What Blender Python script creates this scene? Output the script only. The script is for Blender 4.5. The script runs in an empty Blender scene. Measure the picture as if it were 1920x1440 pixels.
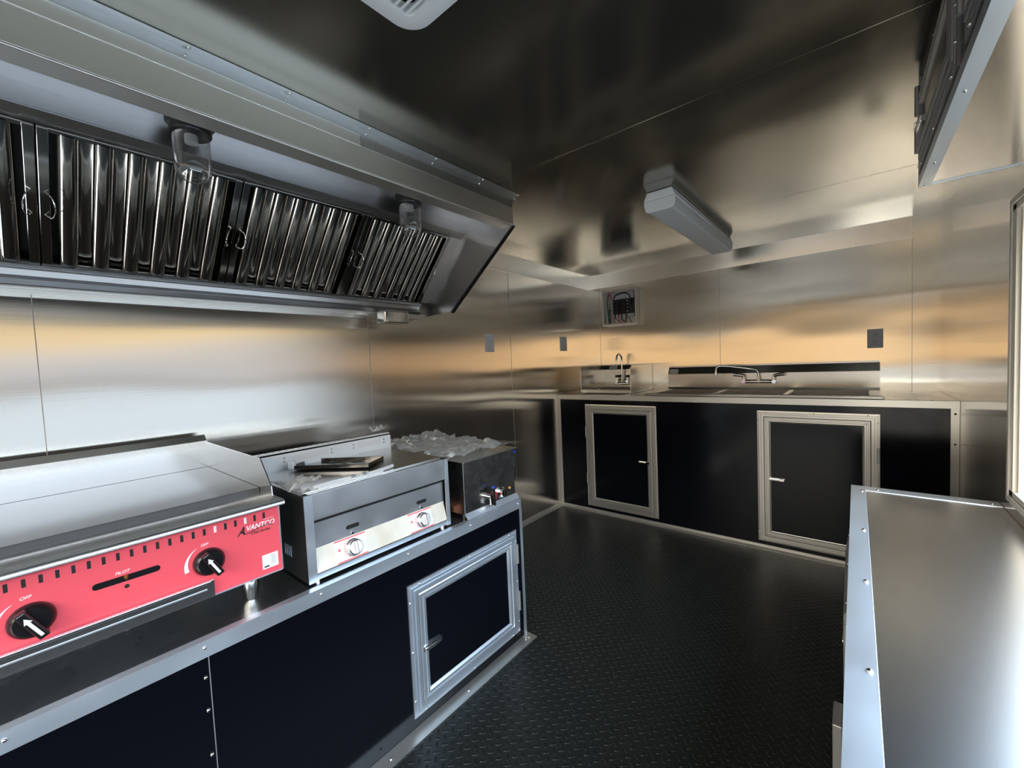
import bpy, bmesh, math, random
from mathutils import Vector, Matrix, noise
random.seed(7)
SC = bpy.context.scene
C = SC.collection
V = Vector
# ------------------------------------------------------------------ camera
cd = bpy.data.cameras.new('camera'); cam = bpy.data.objects.new('camera', cd); C.objects.link(cam)
R_ = V((0.77045465, 0.63593765, -0.04453032)); U_ = V((0.00240633, 0.06695045, 0.99775340)); F_ = V((-0.63749027, 0.76883090, -0.05005201))
cam.matrix_world = Matrix(((R_.x, U_.x, -F_.x, 1.99733), (R_.y, U_.y, -F_.y, -3.65119), (R_.z, U_.z, -F_.z, 1.26), (0, 0, 0, 1)))
cd.sensor_width = 36.0; cd.sensor_fit = 'HORIZONTAL'; cd.lens = 779.668 / 1920 * 36; cd.clip_start = 0.01; cd.clip_end = 500
SC.camera = cam
# ------------------------------------------------------------------ view and sky
SC.view_settings.view_transform = 'Standard'
try: SC.view_settings.look = 'None'
except Exception: pass
SC.view_settings.exposure = 0.0; SC.view_settings.gamma = 1.0; SC.view_settings.use_curve_mapping = False
SC.cycles.max_bounces = 12; SC.cycles.glossy_bounces = 10; SC.cycles.diffuse_bounces = 4; SC.cycles.transmission_bounces = 8
SC.cycles.transparent_max_bounces = 12; SC.cycles.caustics_reflective = True; SC.cycles.sample_clamp_indirect = 8

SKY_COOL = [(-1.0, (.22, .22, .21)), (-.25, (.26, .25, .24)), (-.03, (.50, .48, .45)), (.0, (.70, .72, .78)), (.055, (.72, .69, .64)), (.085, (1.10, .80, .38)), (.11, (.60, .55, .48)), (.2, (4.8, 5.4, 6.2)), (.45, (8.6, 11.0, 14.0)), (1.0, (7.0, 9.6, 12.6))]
SKY_WARM = [(-1.0, (.25, .22, .19)), (-.25, (.28, .24, .20)), (-.04, (.60, .42, .26)), (.0, (1.26, .87, .47)), (.028, (1.22, .86, .50)), (.045, (.36, .27, .18)), (.11, (.32, .26, .19)), (.2, (6.0, 5.5, 4.6)), (.45, (12.5, 12.0, 11.0)), (1.0, (9.5, 10.5, 12.0))]  # upper stops of both ramps raised far above the horizon to light the interior
def make_world():
    w = bpy.data.worlds.new('evening_sky'); SC.world = w; w.use_nodes = True
    nt = w.node_tree; nt.nodes.clear(); N = nt.nodes.new; L = nt.links.new
    out = N('ShaderNodeOutputWorld'); bg = N('ShaderNodeBackground'); tc = N('ShaderNodeTexCoord'); sp = N('ShaderNodeSeparateXYZ')
    L(tc.outputs['Generated'], sp.inputs[0])
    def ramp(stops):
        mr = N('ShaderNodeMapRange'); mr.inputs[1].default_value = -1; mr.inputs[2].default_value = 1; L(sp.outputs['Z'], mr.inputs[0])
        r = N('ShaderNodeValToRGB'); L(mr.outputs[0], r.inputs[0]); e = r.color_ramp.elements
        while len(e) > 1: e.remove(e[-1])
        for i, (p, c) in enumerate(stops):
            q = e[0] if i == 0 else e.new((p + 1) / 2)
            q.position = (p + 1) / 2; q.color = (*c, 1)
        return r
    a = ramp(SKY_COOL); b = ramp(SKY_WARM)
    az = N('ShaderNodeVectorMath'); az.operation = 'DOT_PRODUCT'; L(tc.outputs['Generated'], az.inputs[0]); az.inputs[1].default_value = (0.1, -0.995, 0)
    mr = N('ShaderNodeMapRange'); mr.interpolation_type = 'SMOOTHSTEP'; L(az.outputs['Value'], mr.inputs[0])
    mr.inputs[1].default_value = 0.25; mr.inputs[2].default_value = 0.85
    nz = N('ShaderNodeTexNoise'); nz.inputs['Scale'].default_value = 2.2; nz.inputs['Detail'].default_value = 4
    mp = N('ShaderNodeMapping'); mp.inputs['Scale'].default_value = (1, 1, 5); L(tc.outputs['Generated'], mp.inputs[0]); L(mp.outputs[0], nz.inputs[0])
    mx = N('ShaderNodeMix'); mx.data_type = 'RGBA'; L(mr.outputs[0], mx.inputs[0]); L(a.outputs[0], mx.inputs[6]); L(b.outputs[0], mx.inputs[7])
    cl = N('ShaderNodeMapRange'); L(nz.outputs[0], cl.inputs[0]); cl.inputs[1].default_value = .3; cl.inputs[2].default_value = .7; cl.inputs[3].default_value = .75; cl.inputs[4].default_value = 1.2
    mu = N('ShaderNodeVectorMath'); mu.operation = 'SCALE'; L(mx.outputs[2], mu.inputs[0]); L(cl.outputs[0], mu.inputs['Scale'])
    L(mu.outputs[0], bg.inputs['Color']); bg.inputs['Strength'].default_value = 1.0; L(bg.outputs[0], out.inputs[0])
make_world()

# ------------------------------------------------------------------ materials
def mat(name, col, metal=0.0, rough=0.5, **k):
    m = bpy.data.materials.new(name); m.use_nodes = True; nt = m.node_tree; b = nt.nodes['Principled BSDF']
    b.inputs['Base Color'].default_value = (*col, 1); b.inputs['Metallic'].default_value = metal; b.inputs['Roughness'].default_value = rough
    for a, v in k.items():
        if a in ('bumps', 'roughvar', 'colvar', 'brushed'): continue
        b.inputs[a.replace('_', ' ')].default_value = v
    N = nt.nodes.new; L = nt.links.new
    tc = N('ShaderNodeTexCoord')
    prev = None
    for (sc, dist, strength, detail) in k.get('bumps', []):
        mp = N('ShaderNodeMapping'); mp.inputs['Scale'].default_value = sc; L(tc.outputs['Object'], mp.inputs[0])
        n = N('ShaderNodeTexNoise'); n.inputs['Scale'].default_value = 1; n.inputs['Detail'].default_value = detail; L(mp.outputs[0], n.inputs[0])
        bp = N('ShaderNodeBump'); bp.inputs['Distance'].default_value = dist; bp.inputs['Strength'].default_value = strength; L(n.outputs[0], bp.inputs['Height'])
        if prev: L(prev.outputs[0], bp.inputs['Normal'])
        prev = bp
    if 'brushed' in k:                       # fine brushing: microscopic slopes along one axis only
        vec = k['brushed']; ge = N('ShaderNodeNewGeometry')
        acc = None
        for s_ in (9137.3, 7411.7, 12011.9):
            sc = N('ShaderNodeVectorMath'); sc.operation = 'SCALE'; sc.inputs['Scale'].default_value = s_; L(ge.outputs['Position'], sc.inputs[0])
            wn = N('ShaderNodeTexWhiteNoise'); L(sc.outputs[0], wn.inputs['Vector'])
            if acc: ad = N('ShaderNodeMath'); ad.operation = 'ADD'; L(acc.outputs[0], ad.inputs[0]); L(wn.outputs['Value'], ad.inputs[1]); acc = ad
            else: acc = N('ShaderNodeMath'); acc.operation = 'ADD'; L(wn.outputs['Value'], acc.inputs[0]); acc.inputs[1].default_value = -1.5
        tv = N('ShaderNodeVectorMath'); tv.operation = 'SCALE'; tv.inputs[0].default_value = vec; L(acc.outputs[0], tv.inputs['Scale'])
        av = N('ShaderNodeVectorMath'); av.operation = 'ADD'; L((prev or ge).outputs[0] if prev else ge.outputs['Normal'], av.inputs[0]); L(tv.outputs[0], av.inputs[1])
        nm = N('ShaderNodeVectorMath'); nm.operation = 'NORMALIZE'; L(av.outputs[0], nm.inputs[0]); prev = nm
    if prev: L(prev.outputs[0], b.inputs['Normal'])
    if 'roughvar' in k:
        sc, lo, hi = k['roughvar']
        mp = N('ShaderNodeMapping'); mp.inputs['Scale'].default_value = sc; L(tc.outputs['Object'], mp.inputs[0])
        n = N('ShaderNodeTexNoise'); n.inputs['Scale'].default_value = 1; n.inputs['Detail'].default_value = 4; L(mp.outputs[0], n.inputs[0])
        r = N('ShaderNodeMapRange'); r.inputs[1].default_value = .3; r.inputs[2].default_value = .7; r.inputs[3].default_value = lo; r.inputs[4].default_value = hi
        L(n.outputs[0], r.inputs[0]); L(r.outputs[0], b.inputs['Roughness'])
    if 'colvar' in k:
        sc, c2 = k['colvar']
        mp = N('ShaderNodeMapping'); mp.inputs['Scale'].default_value = sc; L(tc.outputs['Object'], mp.inputs[0])
        n = N('ShaderNodeTexNoise'); n.inputs['Scale'].default_value = 1; n.inputs['Detail'].default_value = 3; L(mp.outputs[0], n.inputs[0])
        x = N('ShaderNodeMix'); x.data_type = 'RGBA'; x.inputs[6].default_value = (*col, 1); x.inputs[7].default_value = (*c2, 1)
        r = N('ShaderNodeMapRange'); r.inputs[1].default_value = .4; r.inputs[2].default_value = .65; L(n.outputs[0], r.inputs[0]); L(r.outputs[0], x.inputs[0]); L(x.outputs[2], b.inputs['Base Color'])
    return m
M = {}
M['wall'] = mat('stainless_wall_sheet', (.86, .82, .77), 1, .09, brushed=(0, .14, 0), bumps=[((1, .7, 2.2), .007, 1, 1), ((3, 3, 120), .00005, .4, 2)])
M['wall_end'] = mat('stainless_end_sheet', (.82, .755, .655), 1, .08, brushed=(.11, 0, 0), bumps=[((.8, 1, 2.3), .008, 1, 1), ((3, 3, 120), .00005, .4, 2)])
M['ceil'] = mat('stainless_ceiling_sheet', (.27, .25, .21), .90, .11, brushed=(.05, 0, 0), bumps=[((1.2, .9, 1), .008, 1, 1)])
M['hood'] = mat('hood_stainless', (.92, .90, .85), 1, .36, bumps=[((1.5, 1.5, 3), .004, 1, 1), ((6, 3, 500), .00008, .6, 2)])
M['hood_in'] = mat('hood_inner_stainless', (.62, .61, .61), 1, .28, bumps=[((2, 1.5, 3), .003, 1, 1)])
M['galv'] = mat('galvanised_flashing', (.58, .58, .57), 1, .34, bumps=[((8, 8, 8), .001, 1, 2)])
M['chrome'] = mat('chrome', (.80, .79, .77), 1, .06)
M['baffle'] = mat('baffle_polished_steel', (.42, .40, .37), 1, .08, bumps=[((1, 6, 6), .0004, 1, 2)])
M['steel'] = mat('brushed_steel', (.70, .70, .69), 1, .26)
M['steel_dark'] = mat('dark_griddle_steel', (.04, .038, .035), .45, .28)
M['warmer'] = mat('scuffed_polished_steel', (.56, .56, .55), 1, .24, bumps=[((16, 16, 16), .0008, 1, 2)], roughvar=((20, 20, 20), .24, .30))
M['fascia'] = mat('broiler_fascia_steel', (.50, .52, .54), .9, .42, bumps=[((10, 10, 10), .001, 1, 2)], roughvar=((9, 9, 9), .36, .5))
M['splash'] = mat('polished_splash_steel', (.82, .82, .80), 1, .14)
M['traysteel'] = mat('dark_mirror_steel', (.16, .155, .15), 1, .10, bumps=[((8, 30, 8), .002, 1, 1)])
M['satin'] = mat('satin_chrome', (.8, .8, .8), 1, .28)
M['cove'] = mat('cove_sheet', (.84, .80, .73), 1, .20, bumps=[((1.5, 1.5, 4), .004, 1, 1)])
M['sink'] = mat('sink_stainless', (.60, .58, .54), 1, .22)
M['counter'] = mat('counter_stainless', (.56, .58, .60), 1, .27, bumps=[((4, 2, 4), .001, 1, 1)], roughvar=((3, 2, 3), .22, .33))
M['counter_serving'] = mat('serving_counter_sheet', (.52, .53, .54), 1, .24, bumps=[((3, 2, 3), .001, 1, 1)])
M['alu'] = mat('aluminium_trim', (.66, .72, .78), .85, .44, bumps=[((8, 8, 8), .0006, 1, 2)], roughvar=((9, 4, 9), .32, .46))
M['alu_warm'] = mat('mill_aluminium', (.62, .60, .55), .9, .36, bumps=[((8, 8, 8), .0006, 1, 2)])
M['alu_dull'] = mat('dull_aluminium', (.40, .39, .38), .7, .45, bumps=[((8, 8, 8), .0006, 1, 2)])
M['black'] = mat('black_laminate_panel', (.0025, .003, .005), 0, .16, Specular_IOR_Level=.3, bumps=[((6, 6, 6), .0006, 1, 2)])
M['black_plain'] = mat('black_plastic', (.008, .008, .009), 0, .28)
M['dark'] = mat('dark_recess', (.006, .006, .006), 0, .8)
M['charcoal'] = mat('charcoal_and_shaded_sheet', (.05, .05, .05), .8, .35)  # dark parts, and broiler sides with their shade put into the colour
M['red'] = mat('red_control_panel', (.86, .10, .13), 0, .38, Specular_IOR_Level=.5)
M['redline'] = mat('red_print', (.80, .07, .09), 0, .5)
M['white'] = mat('white_print', (.85, .85, .85), 0, .5)
M['blackprint'] = mat('black_print', (.01, .01, .01), 0, .5)
M['greyprint'] = mat('grey_print', (.25, .26, .27), 0, .6)
M['plastic'] = mat('white_plastic', (.88, .88, .87), 0, .42)
M['plastic2'] = mat('light_grey_plastic', (.66, .65, .64), 0, .45)
M['outlet'] = mat('grey_outlet_plate', (.50, .50, .51), 0, .5)
M['cream'] = mat('cream_protective_film', (.80, .76, .66), 0, .45, colvar=((6, 9, 6), (.66, .60, .48)))
M['slab'] = mat('white_enamel_plate', (.70, .72, .72), 0, .32)
M['blue'] = mat('blue_plastic', (.01, .06, .42), 0, .4)
M['amber'] = mat('amber_lamp_lens', (.75, .33, .08), 0, .3)
M['orange_brown'] = mat('orange_brown_matte', (.36, .12, .05), 0, .7)
M['redswitch'] = mat('red_rocker', (.75, .02, .04), 0, .25)
M['gold'] = mat('brass', (.75, .45, .12), 1, .3)
M['green'] = mat('green_wire', (.05, .20, .13), 0, .5)
M['warm_lit_frame'] = mat('warm_lit_window_frame', (.80, .72, .58), 0, .4)
M['ground'] = mat('concrete_yard', (.044, .040, .033), 0, .9, bumps=[((3, 3, 3), .01, .5, 6)])
M['floor'] = None
M['seam'] = mat('lap_joint_metal', (.42, .39, .35), .9, .4)  # darker metal for the thin panel joints
def floor_mat():
    m = mat('black_tread_rubber', (.010, .012, .0105), 0, .42, Specular_IOR_Level=.4)
    nt = m.node_tree; N = nt.nodes.new; L = nt.links.new; b = nt.nodes['Principled BSDF']
    tc = N('ShaderNodeTexCoord')
    hs = []
    for off, rot in (((0, 0, 0), math.radians(45)), ((.5, .5, 0), math.radians(-45))):
        mp = N('ShaderNodeMapping'); mp.inputs['Scale'].default_value = (1 / .036, 1 / .036, 1); mp.inputs['Location'].default_value = off
        L(tc.outputs['Object'], mp.inputs[0])
        fr = N('ShaderNodeVectorMath'); fr.operation = 'FRACTION'; L(mp.outputs[0], fr.inputs[0])
        sb = N('ShaderNodeVectorMath'); sb.operation = 'SUBTRACT'; L(fr.outputs[0], sb.inputs[0]); sb.inputs[1].default_value = (.5, .5, 0)
        rt = N('ShaderNodeMapping'); rt.inputs['Rotation'].default_value = (0, 0, rot); rt.inputs['Scale'].default_value = (1, 1, 0); L(sb.outputs[0], rt.inputs[0])
        sc = N('ShaderNodeVectorMath'); sc.operation = 'MULTIPLY'; L(rt.outputs[0], sc.inputs[0]); sc.inputs[1].default_value = (3.0, 9.5, 0)
        ln = N('ShaderNodeVectorMath'); ln.operation = 'LENGTH'; L(sc.outputs[0], ln.inputs[0])
        mr = N('ShaderNodeMapRange'); mr.interpolation_type = 'SMOOTHSTEP'; L(ln.outputs['Value'], mr.inputs[0]); mr.inputs[1].default_value = .4; mr.inputs[2].default_value = 1.1; mr.inputs[3].default_value = 1; mr.inputs[4].default_value = 0
        hs.append(mr)
    mx = N('ShaderNodeMath'); mx.operation = 'MAXIMUM'; L(hs[0].outputs[0], mx.inputs[0]); L(hs[1].outputs[0], mx.inputs[1])
    bp = N('ShaderNodeBump'); bp.inputs['Distance'].default_value = .004; bp.inputs['Strength'].default_value = 1; L(mx.outputs[0], bp.inputs['Height']); L(bp.outputs[0], b.inputs['Normal'])
    return m
M['floor'] = floor_mat()
def glass_mat():
    m = bpy.data.materials.new('clear_lamp_glass'); m.use_nodes = True; nt = m.node_tree; nt.nodes.clear(); N = nt.nodes.new; L = nt.links.new
    o = N('ShaderNodeOutputMaterial'); tr = N('ShaderNodeBsdfTransparent'); tr.inputs[0].default_value = (.90, .91, .90, 1)
    gl = N('ShaderNodeBsdfGlossy'); gl.inputs['Roughness'].default_value = .02
    lw = N('ShaderNodeLayerWeight'); lw.inputs[0].default_value = .5; pw = N('ShaderNodeMath'); pw.operation = 'POWER'; pw.inputs[1].default_value = 2.0; L(lw.outputs['Facing'], pw.inputs[0])
    fr = N('ShaderNodeMapRange'); L(pw.outputs[0], fr.inputs[0]); fr.inputs[3].default_value = .13; fr.inputs[4].default_value = .95
    c = N('ShaderNodeMixShader'); L(fr.outputs[0], c.inputs[0]); L(tr.outputs[0], c.inputs[1]); L(gl.outputs[0], c.inputs[2]); L(c.outputs[0], o.inputs[0])
    return m
M['glass'] = glass_mat()
def film_mat():
    m = bpy.data.materials.new('crumpled_clear_film'); m.use_nodes = True; nt = m.node_tree; nt.nodes.clear(); N = nt.nodes.new; L = nt.links.new
    o = N('ShaderNodeOutputMaterial'); tr = N('ShaderNodeBsdfTransparent'); tr.inputs[0].default_value = (.93, .93, .92, 1)
    tl = N('ShaderNodeBsdfTranslucent'); tl.inputs[0].default_value = (.92, .92, .9, 1); df = N('ShaderNodeBsdfDiffuse'); df.inputs[0].default_value = (.9, .9, .88, 1)
    gl = N('ShaderNodeBsdfGlossy'); gl.inputs['Roughness'].default_value = .35; gl.inputs[0].default_value = (.95, .95, .93, 1)
    a = N('ShaderNodeMixShader'); a.inputs[0].default_value = .5; L(tl.outputs[0], a.inputs[1]); L(df.outputs[0], a.inputs[2])
    b = N('ShaderNodeMixShader'); b.inputs[0].default_value = .5; L(a.outputs[0], b.inputs[1]); L(gl.outputs[0], b.inputs[2])
    fr = N('ShaderNodeLayerWeight'); fr.inputs[0].default_value = .45
    mr = N('ShaderNodeMapRange'); L(fr.outputs['Facing'], mr.inputs[0]); mr.inputs[3].default_value = .6; mr.inputs[4].default_value = 1
    c = N('ShaderNodeMixShader'); L(mr.outputs[0], c.inputs[0]); L(tr.outputs[0], c.inputs[1]); L(b.outputs[0], c.inputs[2]); L(c.outputs[0], o.inputs[0])
    return m
M['film'] = film_mat()

# ------------------------------------------------------------------ mesh helpers
class MB:
    def __init__(s): s.b = bmesh.new()
    def face(s, pts):
        vs = [s.b.verts.new(p) for p in pts]
        try: return s.b.faces.new(vs)
        except ValueError: return None
    def box(s, x0, x1, y0, y1, z0, z1):
        x0, x1 = min(x0, x1), max(x0, x1); y0, y1 = min(y0, y1), max(y0, y1); z0, z1 = min(z0, z1), max(z0, z1)
        v = [s.b.verts.new(p) for p in ((x0, y0, z0), (x1, y0, z0), (x1, y1, z0), (x0, y1, z0), (x0, y0, z1), (x1, y0, z1), (x1, y1, z1), (x0, y1, z1))]
        for f in ((3, 2, 1, 0), (4, 5, 6, 7), (0, 1, 5, 4), (1, 2, 6, 5), (2, 3, 7, 6), (3, 0, 4, 7)): s.b.faces.new([v[i] for i in f])
        return s
    def obox(s, o, u, v, n, w, h, d):      # oriented box from corner o
        o = V(o); u = V(u); v = V(v); n = V(n)
        p = [o + u * a + v * b + n * c for c in (0, d) for a, b in ((0, 0), (w, 0), (w, h), (0, h))]
        q = [s.b.verts.new(x) for x in p]
        for f in ((3, 2, 1, 0), (4, 5, 6, 7), (0, 1, 5, 4), (1, 2, 6, 5), (2, 3, 7, 6), (3, 0, 4, 7)): s.b.faces.new([q[i] for i in f])
        return s
    def prism(s, prof, y0, y1, axis='Y', closed=True, caps=True):
        def P(a, b, t): return {'Y': (a, t, b), 'X': (t, a, b), 'Z': (a, b, t)}[axis]
        A = [s.b.verts.new(P(a, b, y0)) for a, b in prof]; B = [s.b.verts.new(P(a, b, y1)) for a, b in prof]
        n = len(prof)
        for i in range(n if closed else n - 1): s.b.faces.new([A[i], A[(i + 1) % n], B[(i + 1) % n], B[i]])
        if caps and closed: s.b.faces.new(A[::-1]); s.b.faces.new(B)
        return s
    def cyl(s, p0, p1, r0, r1=None, seg=20, caps=True):
        p0 = V(p0); p1 = V(p1); r1 = r0 if r1 is None else r1
        d = (p1 - p0).normalized(); a = d.orthogonal().normalized(); b = d.cross(a)
        A = [s.b.verts.new(p0 + (a * math.cos(t) + b * math.sin(t)) * r0) for t in [2 * math.pi * i / seg for i in range(seg)]]
        B = [s.b.verts.new(p1 + (a * math.cos(t) + b * math.sin(t)) * r1) for t in [2 * math.pi * i / seg for i in range(seg)]]
        for i in range(seg): s.b.faces.new([A[i], A[(i + 1) % seg], B[(i + 1) % seg], B[i]])
        if caps: s.b.faces.new(A[::-1]); s.b.faces.new(B)
        return s
    def lathe(s, prof, o, axis=(0, 0, 1), seg=28):      # prof: (radius, height)
        o = V(o); d = V(axis).normalized(); a = d.orthogonal().normalized(); b = d.cross(a); rings = []
        for r, h in prof:
            if r < 1e-6: rings.append([s.b.verts.new(o + d * h)])
            else: rings.append([s.b.verts.new(o + d * h + (a * math.cos(t) + b * math.sin(t)) * r) for t in [2 * math.pi * i / seg for i in range(seg)]])
        for A, B in zip(rings, rings[1:]):
            for i in range(seg):
                j = (i + 1) % seg
                if len(A) == 1 and len(B) == 1: continue
                if len(A) == 1: s.b.faces.new([A[0], B[j], B[i]])
                elif len(B) == 1: s.b.faces.new([A[i], A[j], B[0]])
                else: s.b.faces.new([A[i], A[j], B[j], B[i]])
        return s
    def tube(s, pts, r, seg=12, smooth=3):
        pts = [V(p) for p in pts]
        if smooth and len(pts) > 2:
            q = []
            for i in range(len(pts) - 1):
                p0 = pts[max(i - 1, 0)]; p1 = pts[i]; p2 = pts[i + 1]; p3 = pts[min(i + 2, len(pts) - 1)]
                for k in range(smooth):
                    t = k / smooth
                    q.append(.5 * ((2 * p1) + (p2 - p0) * t + (2 * p0 - 5 * p1 + 4 * p2 - p3) * t * t + (3 * p1 - p0 - 3 * p2 + p3) * t ** 3))
            q.append(pts[-1]); pts = q
        rings = []; a = None
        for i, p in enumerate(pts):
            d = (pts[min(i + 1, len(pts) - 1)] - pts[max(i - 1, 0)]).normalized()
            a = d.orthogonal().normalized() if a is None else (a - d * a.dot(d)).normalized()
            b = d.cross(a); rings.append([s.b.verts.new(p + (a * math.cos(t) + b * math.sin(t)) * r) for t in [2 * math.pi * k / seg for k in range(seg)]])
        for A, B in zip(rings, rings[1:]):
            for i in range(seg): s.b.faces.new([A[i], A[(i + 1) % seg], B[(i + 1) % seg], B[i]])
        s.b.faces.new(rings[0][::-1]); s.b.faces.new(rings[-1]); return s
    def frame(s, o, u, v, n, w, h, prof):            # mitred frame, prof = (inset, height) ring by ring
        o = V(o); u = V(u); v = V(v); n = V(n); rings = []
        for i, hh in prof:
            rings.append([s.b.verts.new(o + u * a + v * b + n * hh) for a, b in ((i, i), (w - i, i), (w - i, h - i), (i, h - i))])
        for A, B in zip(rings, rings[1:] + rings[:1]):
            for k in range(4): s.b.faces.new([A[k], A[(k + 1) % 4], B[(k + 1) % 4], B[k]])
        return s
    def rrect(s, cx, cy, w, h, r, z0, z1, seg=8):     # rounded slab in XY
        p = rr(cx, cy, w, h, r, seg); return s.prism(p, z0, z1, 'Z')
    def done(s, name, m, parent=None, bevel=0, smooth=False, seg=2, label=None):
        bmesh.ops.recalc_face_normals(s.b, faces=s.b.faces)
        me = bpy.data.meshes.new(name); s.b.to_mesh(me); s.b.free()
        me.materials.append(M[m] if isinstance(m, str) else m)
        if smooth:
            for p in me.polygons: p.use_smooth = True
            me.set_sharp_from_angle(angle=math.radians(40))
        o = bpy.data.objects.new(name, me); C.objects.link(o)
        if bevel:
            b = o.modifiers.new('bevel', 'BEVEL'); b.width = bevel; b.segments = seg; b.limit_method = 'ANGLE'; b.angle_limit = math.radians(40); b.harden_normals = False
        if parent is not None: attach(o, parent)
        if label: o['label'] = label
        return o
def rr(cx, cy, w, h, r, seg=8):
    p = []
    for qx, qy, a0 in ((1, 1, 0), (-1, 1, 90), (-1, -1, 180), (1, -1, 270)):
        for i in range(seg + 1):
            a = math.radians(a0 + 90 * i / seg); p.append((cx + qx * (w / 2 - r) + r * math.cos(a), cy + qy * (h / 2 - r) + r * math.sin(a)))
    return p
ORG = {}
def attach(o, parent):
    o.parent = parent
    off = ORG.get(parent.name, V((0, 0, 0)))
    o.location = o.location - off
    ORG[o.name] = V((0, 0, 0)) if o.type == 'MESH' and off != V((0, 0, 0)) or o.location.length >= 0 else off
    ORG[o.name] = V((0, 0, 0))
def thing(name, label, cat, loc, group=None):
    o = bpy.data.objects.new(name, None); C.objects.link(o); o.empty_display_size = .05; o.location = loc; ORG[o.name] = V(loc)
    o['label'] = label; o['category'] = cat
    if group: o['group'] = group
    return o
def tag(o, label, cat, group=None):
    o['label'] = label; o['category'] = cat
    if group: o['group'] = group
    return o
def struct(o): o['kind'] = 'structure'; return o
_scr = {}
def screw(p, n, parent, r=.0045, name='screw', m='chrome'):
    key = (tuple(round(x, 2) for x in n), r, m)
    if key not in _scr:
        mb = MB(); mb.lathe([(r, 0), (r * 1.0, r * .25), (r * .8, r * .6), (r * .45, r * .85), (0, r * .9)], (0, 0, 0), n, 12)
        o = mb.done(name, m, None, smooth=True); _scr[key] = o.data; bpy.data.objects.remove(o)
    o = bpy.data.objects.new(name, _scr[key]); C.objects.link(o); o.location = V(p); attach(o, parent); return o
def text(body, size, o, u, v, m, name, parent, shear=0.0, ext=.0003, align='LEFT', sx=1.0):
    cu = bpy.data.curves.new(name, 'FONT'); cu.body = body; cu.size = size; cu.extrude = ext; cu.offset = .00035 if size > .012 else .0001; cu.shear = shear; cu.align_x = align
    t = bpy.data.objects.new(name + '_c', cu); C.objects.link(t); dg = bpy.context.evaluated_depsgraph_get()
    me = bpy.data.meshes.new_from_object(t.evaluated_get(dg)); bpy.data.objects.remove(t)
    u = V(u).normalized(); v = V(v).normalized(); n = u.cross(v)
    me.transform(Matrix(((u.x * sx, v.x, n.x, o[0]), (u.y * sx, v.y, n.y, o[1]), (u.z * sx, v.z, n.z, o[2]), (0, 0, 0, 1))))
    me.materials.clear(); me.materials.append(M[m]); ob = bpy.data.objects.new(name, me); C.objects.link(ob); attach(ob, parent); return ob
X = V((1, 0, 0)); Y = V((0, 1, 0)); Z = V((0, 0, 1))
W = 2.398; H = 2.062; YR = -5.0; ZB = 1.934

# ------------------------------------------------------------------ room shell
struct(MB().box(-.04, W + .04, YR, .04, -.05, 0).done('floor', 'floor'))
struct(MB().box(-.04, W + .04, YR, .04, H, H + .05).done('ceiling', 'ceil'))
struct(MB().box(-.04, 0, YR, .04, 0, H).done('wall_left', 'wall'))
struct(MB().box(0, W, 0, .04, 0, H).done('wall_back', 'wall_end'))
WY0, WY1, WZ0, WZ1 = -4.85, -1.506, .735, 1.707
mb = MB()
for a in ((W, W + .04, WY1, .04, 0, H), (W, W + .04, YR, WY0, 0, H), (W, W + .04, WY0, WY1, 0, WZ0), (W, W + .04, WY0, WY1, WZ1, H)): mb.box(*a)
struct(mb.done('wall_right', 'wall'))
mb = MB()
for a in ((0, .05, YR, YR + .04, 0, H), (2.35, W, YR, YR + .04, 0, H), (.05, 2.35, YR, YR + .04, 2.0, H)): mb.box(*a)
struct(mb.done('wall_front', 'wall_end'))
M['asphalt'] = mat('dark_brown_yard', (.020, .0145, .0095), 0, .9)
struct(MB().box(-40, 45, -60, 30, -.66, -.6).done('ground', 'asphalt'))
struct(MB().box(3.0, 45, -12, 25, -.598, -.56).done('ground', 'ground'))
# window frame: aluminium with tracks, the warm light on it painted in as cream
wf = struct(MB().box(W + .002, W + .10, WY1 - .03, WY1, WZ0, WZ1).box(W + .002, W + .10, WY0, WY0 + .03, WZ0, WZ1).box(W + .002, W + .10, WY0, WY1, WZ0, WZ0 + .02).box(W + .002, W + .10, WY0, WY1, WZ1 - .02, WZ1).done('window_1', 'warm_lit_frame', bevel=.002))
mb = MB()
for k in range(3): mb.box(W + .012 + k * .03, W + .020 + k * .03, WY1 - .045, WY1 - .03, WZ0 + .02, WZ1 - .02)
mb.done('window_track', 'warm_lit_frame', wf, bevel=.001)
MB().frame((W - .0, WY0 - .02, WZ0 - .02), Y, Z, -X, WY1 - WY0 + .04, WZ1 - WZ0 + .04, [(0, 0), (0, .003), (.018, .003), (.02, 0)]).done('window_flange', 'warm_lit_frame', wf)
# panel seams (thin lap joints)
def seam_v_left(y, i): struct(MB().box(0, .0012, y - .0012, y + .0012, .0, 1.93).done('trim_%d' % i, 'seam'))
i = 1
for y in (-1.237, -2.42, -3.589): seam_v_left(y, i); i += 1
for x in (.101, 1.157, 2.271): struct(MB().box(x - .0012, x + .0012, -.0012, 0, .0, 1.93).done('trim_%d' % i, 'seam')); i += 1
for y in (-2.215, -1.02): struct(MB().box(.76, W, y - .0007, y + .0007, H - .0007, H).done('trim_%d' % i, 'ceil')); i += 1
# ceiling cove strips
t = struct(MB().prism([(0, ZB), (.003, ZB), (.0145, H - .002), (.0145, H), (0, H)], -2.04, -.0).done('trim_%d' % i, 'cove')); i += 1
for y in (-1.75, -1.2, -.75, -.3): screw((.005, y, ZB + .012), (1, 0, 0), t, .004)
t = struct(MB().prism([(0, ZB), (-.003, ZB), (-.0150, H - .002), (-.0150, H), (0, H)], .0, 2.27, 'X').done('trim_%d' % i, 'cove')); i += 1
for x in (.4, .9, 1.45, 2.0): screw((x, -.006, ZB + .012), (0, -1, 0), t, .004)
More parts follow.
